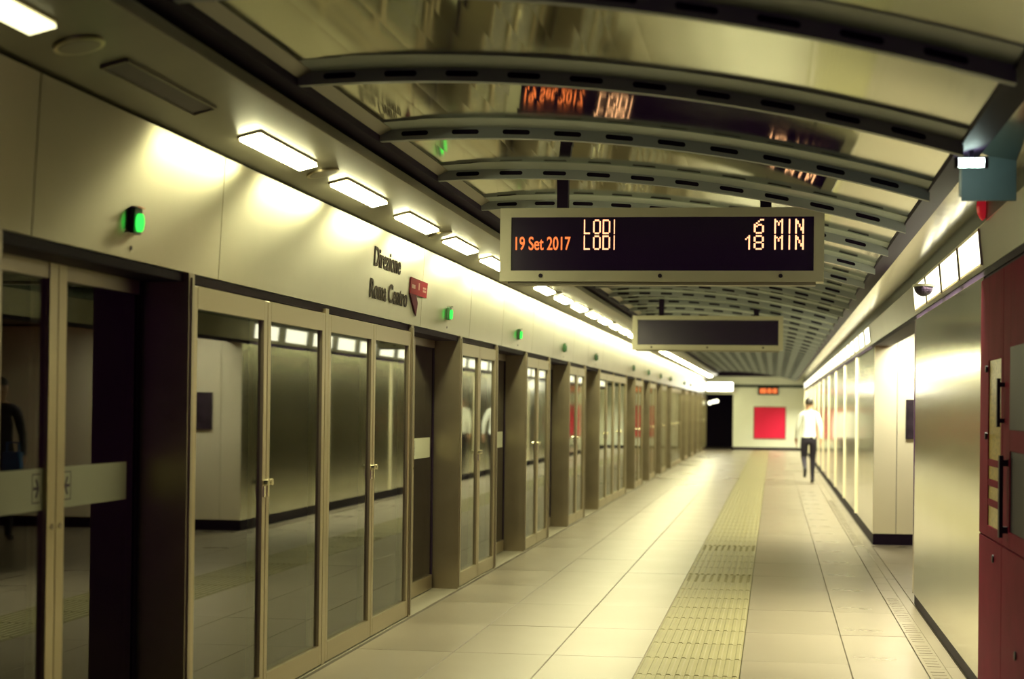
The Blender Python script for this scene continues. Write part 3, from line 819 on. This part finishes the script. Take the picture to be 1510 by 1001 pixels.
# ------------------------------------------------------------------ people
def person(name, label, loc, rz, walking, top, legs, group=None):
    root = thing(name, label, 'person', loc, group, (0, 0, rz))
    # joints: facing +y, x right
    J = {}; E_ = []
    def j(n, p, r, par=None):
        J[n] = (Vector(p), r if isinstance(r, tuple) else (r, r))
        if par: E_.append((par, n))
    lean = 0.03 if walking else 0.0
    j('pelvis', (0, 0, 0.93), (0.150, 0.105))
    j('waist', (0, lean*0.3, 1.08), (0.135, 0.095), 'pelvis')
    j('chest', (0, lean, 1.28), (0.160, 0.110), 'waist')
    j('neckb', (0, lean, 1.44), (0.085, 0.075), 'chest')
    j('neck', (0, lean*1.1, 1.50), 0.055, 'neckb')
    j('head0', (0, lean+0.015, 1.57), (0.068, 0.078), 'neck')
    j('head1', (0, lean+0.02, 1.66), (0.076, 0.093), 'head0')
    j('head2', (0, lean+0.01, 1.725), (0.060, 0.075), 'head1')
    j('nose', (0, lean+0.115, 1.63), 0.014, 'head1')
    for s_, n in ((-1, 'l'), (1, 'r')):
        sw = (0.16 if s_ < 0 else -0.18) if walking else 0.02*s_
        j(n+'ear', (s_*0.078, lean+0.005, 1.64), 0.016, 'head1')
        j(n+'sh', (s_*0.17, lean, 1.40), 0.066, 'neckb')
        j(n+'el', (s_*0.235, lean-0.03+sw*0.5, 1.13), 0.046, n+'sh')
        j(n+'wr', (s_*0.245, lean+0.05+sw, 0.90), 0.032, n+'el')
        j(n+'palm', (s_*0.245, lean+0.06+sw*1.1, 0.83), (0.020, 0.036), n+'wr')
        for q, (dy, ln) in enumerate(((-0.028, 0.060), (-0.010, 0.075), (0.009, 0.080), (0.027, 0.070))):
            j(n+'f%d' % q, (s_*0.243, lean+0.06+sw*1.1+dy, 0.79), 0.0095, n+'palm')
            j(n+'g%d' % q, (s_*0.230, lean+0.068+sw*1.1+dy*1.1, 0.79-ln), 0.008, n+'f%d' % q)
        j(n+'t0', (s_*0.225, lean+0.10+sw*1.1, 0.82), 0.010, n+'palm'); j(n+'t1', (s_*0.215, lean+0.118+sw*1.1, 0.785), 0.009, n+'t0')
        j(n+'hip', (s_*0.090, 0, 0.86), (0.098, 0.098), 'pelvis')
        if walking and s_ < 0:      # trailing leg bent up behind
            j(n+'kn', (s_*0.095, 0.05, 0.50), 0.062, n+'hip')
            j(n+'an', (s_*0.095, -0.30, 0.32), 0.043, n+'kn')
            j(n+'heel', (s_*0.095, -0.35, 0.30), 0.042, n+'an')
            j(n+'toe', (s_*0.10, -0.30, 0.12), 0.034, n+'heel')
        elif walking:
            j(n+'kn', (s_*0.085, 0.05, 0.48), 0.062, n+'hip')
            j(n+'an', (s_*0.08, 0.01, 0.09), 0.043, n+'kn')
            j(n+'heel', (s_*0.08, -0.03, 0.045), 0.042, n+'an')
            j(n+'toe', (s_*0.085, 0.18, 0.034), 0.034, n+'heel')
        else:
            j(n+'kn', (s_*0.10, 0.02, 0.48), 0.062, n+'hip')
            j(n+'an', (s_*0.105, -0.01, 0.09), 0.043, n+'kn')
            j(n+'heel', (s_*0.105, -0.045, 0.045), 0.042, n+'an')
            j(n+'toe', (s_*0.125, 0.17, 0.034), 0.034, n+'heel')
    names = list(J); idx = {n: i for i, n in enumerate(names)}
    me = bpy.data.meshes.new('body'); me.from_pydata([J[n][0] for n in names], [(idx[a], idx[b]) for a, b in E_], [])
    o = bpy.data.objects.new('body_src', me); COL.objects.link(o)
    o.modifiers.new('skin', 'SKIN').use_smooth_shade = True
    sk = me.skin_vertices[0].data
    for n in names: sk[idx[n]].radius = J[n][1]; sk[idx[n]].use_root = (n == 'pelvis')
    ss = o.modifiers.new('sub', 'SUBSURF'); ss.levels = ss.render_levels = 2
    dg = bpy.context.evaluated_depsgraph_get(); dg.update()
    bme = bpy.data.meshes.new_from_object(o.evaluated_get(dg)); bpy.data.objects.remove(o)
    bme.materials.clear()
    for m_ in (top, legs, M['shoe'], M['skin']): bme.materials.append(m_)
    for p in bme.polygons:
        z = p.center.z; x = abs(p.center.x); yv = p.center.y
        if z > 1.475: i = 3
        elif x > 0.185 and z < 0.915: i = 3
        elif z > 0.94 or (x > 0.19 and z > 0.9): i = 0
        elif z < 0.10 or (walking and yv < -0.285 and z < 0.34): i = 2
        else: i = 1
        p.material_index = i; p.use_smooth = True
    link('body', bme, root)
    # hair cap
    m = MB(); N = 18; hz = 1.665; hy = lean+0.0
    for i in range(7):
        a0, a1 = -0.55 + (math.pi/2+0.55)*i/7, -0.55 + (math.pi/2+0.55)*(i+1)/7
        for k in range(N):
            b0, b1 = 2*math.pi*k/N, 2*math.pi*(k+1)/N
            def S(a, b):
                if a < 0 and math.sin(b) > -0.1: a = 0.15
                return (0.086*math.cos(a)*math.cos(b), hy+0.104*math.cos(a)*math.sin(b), hz+0.095*math.sin(a))
            m.quad(S(a0, b0), S(a0, b1), S(a1, b1), S(a1, b0))
    h = obj('hair', m, M['hair'], root)
    h.data.polygons.foreach_set('use_smooth', [True]*len(h.data.polygons))
    ey = MB()
    for s_ in (-1, 1): ey.cyl((s_*0.03, 1.655), 0.010, 'y', lean+0.10, lean+0.112, 8)
    obj('eyes', ey, M['black'], root)
    obj('mouth', MB().box(-0.022, 0.022, lean+0.085, lean+0.098, 1.583, 1.591), M['redflag'], root)
    return root
person('person', 'person in white shirt and black trousers walking on the right of the platform', (0.71, 32.5, 0), 0.05, True, M['shirt'], M['trous'])
person('person', 'person in dark clothes in the side passage, seen reflected in the left door', (2.75, 15.9, 0), 2.6, False, M['jacket'], M['trous'])
b = thing('shoulder_bag', 'small blue bag carried by the person reflected in the left door', 'bag', (2.52, 15.75, 0.74))
obj('pouch', MB().prism([(-0.09, 0.0), (0.09, 0.0), (0.11, 0.05), (0.10, 0.22), (-0.10, 0.22), (-0.11, 0.05)], 'y', -0.04, 0.04), M['blue'], b, bevel=0.012)
obj('strap', MB().box(-0.075, -0.055, -0.01, 0.01, 0.22, 0.32).box(0.055, 0.075, -0.01, 0.01, 0.22, 0.32).box(-0.075, 0.075, -0.01, 0.01, 0.31, 0.325), M['blue'], b)
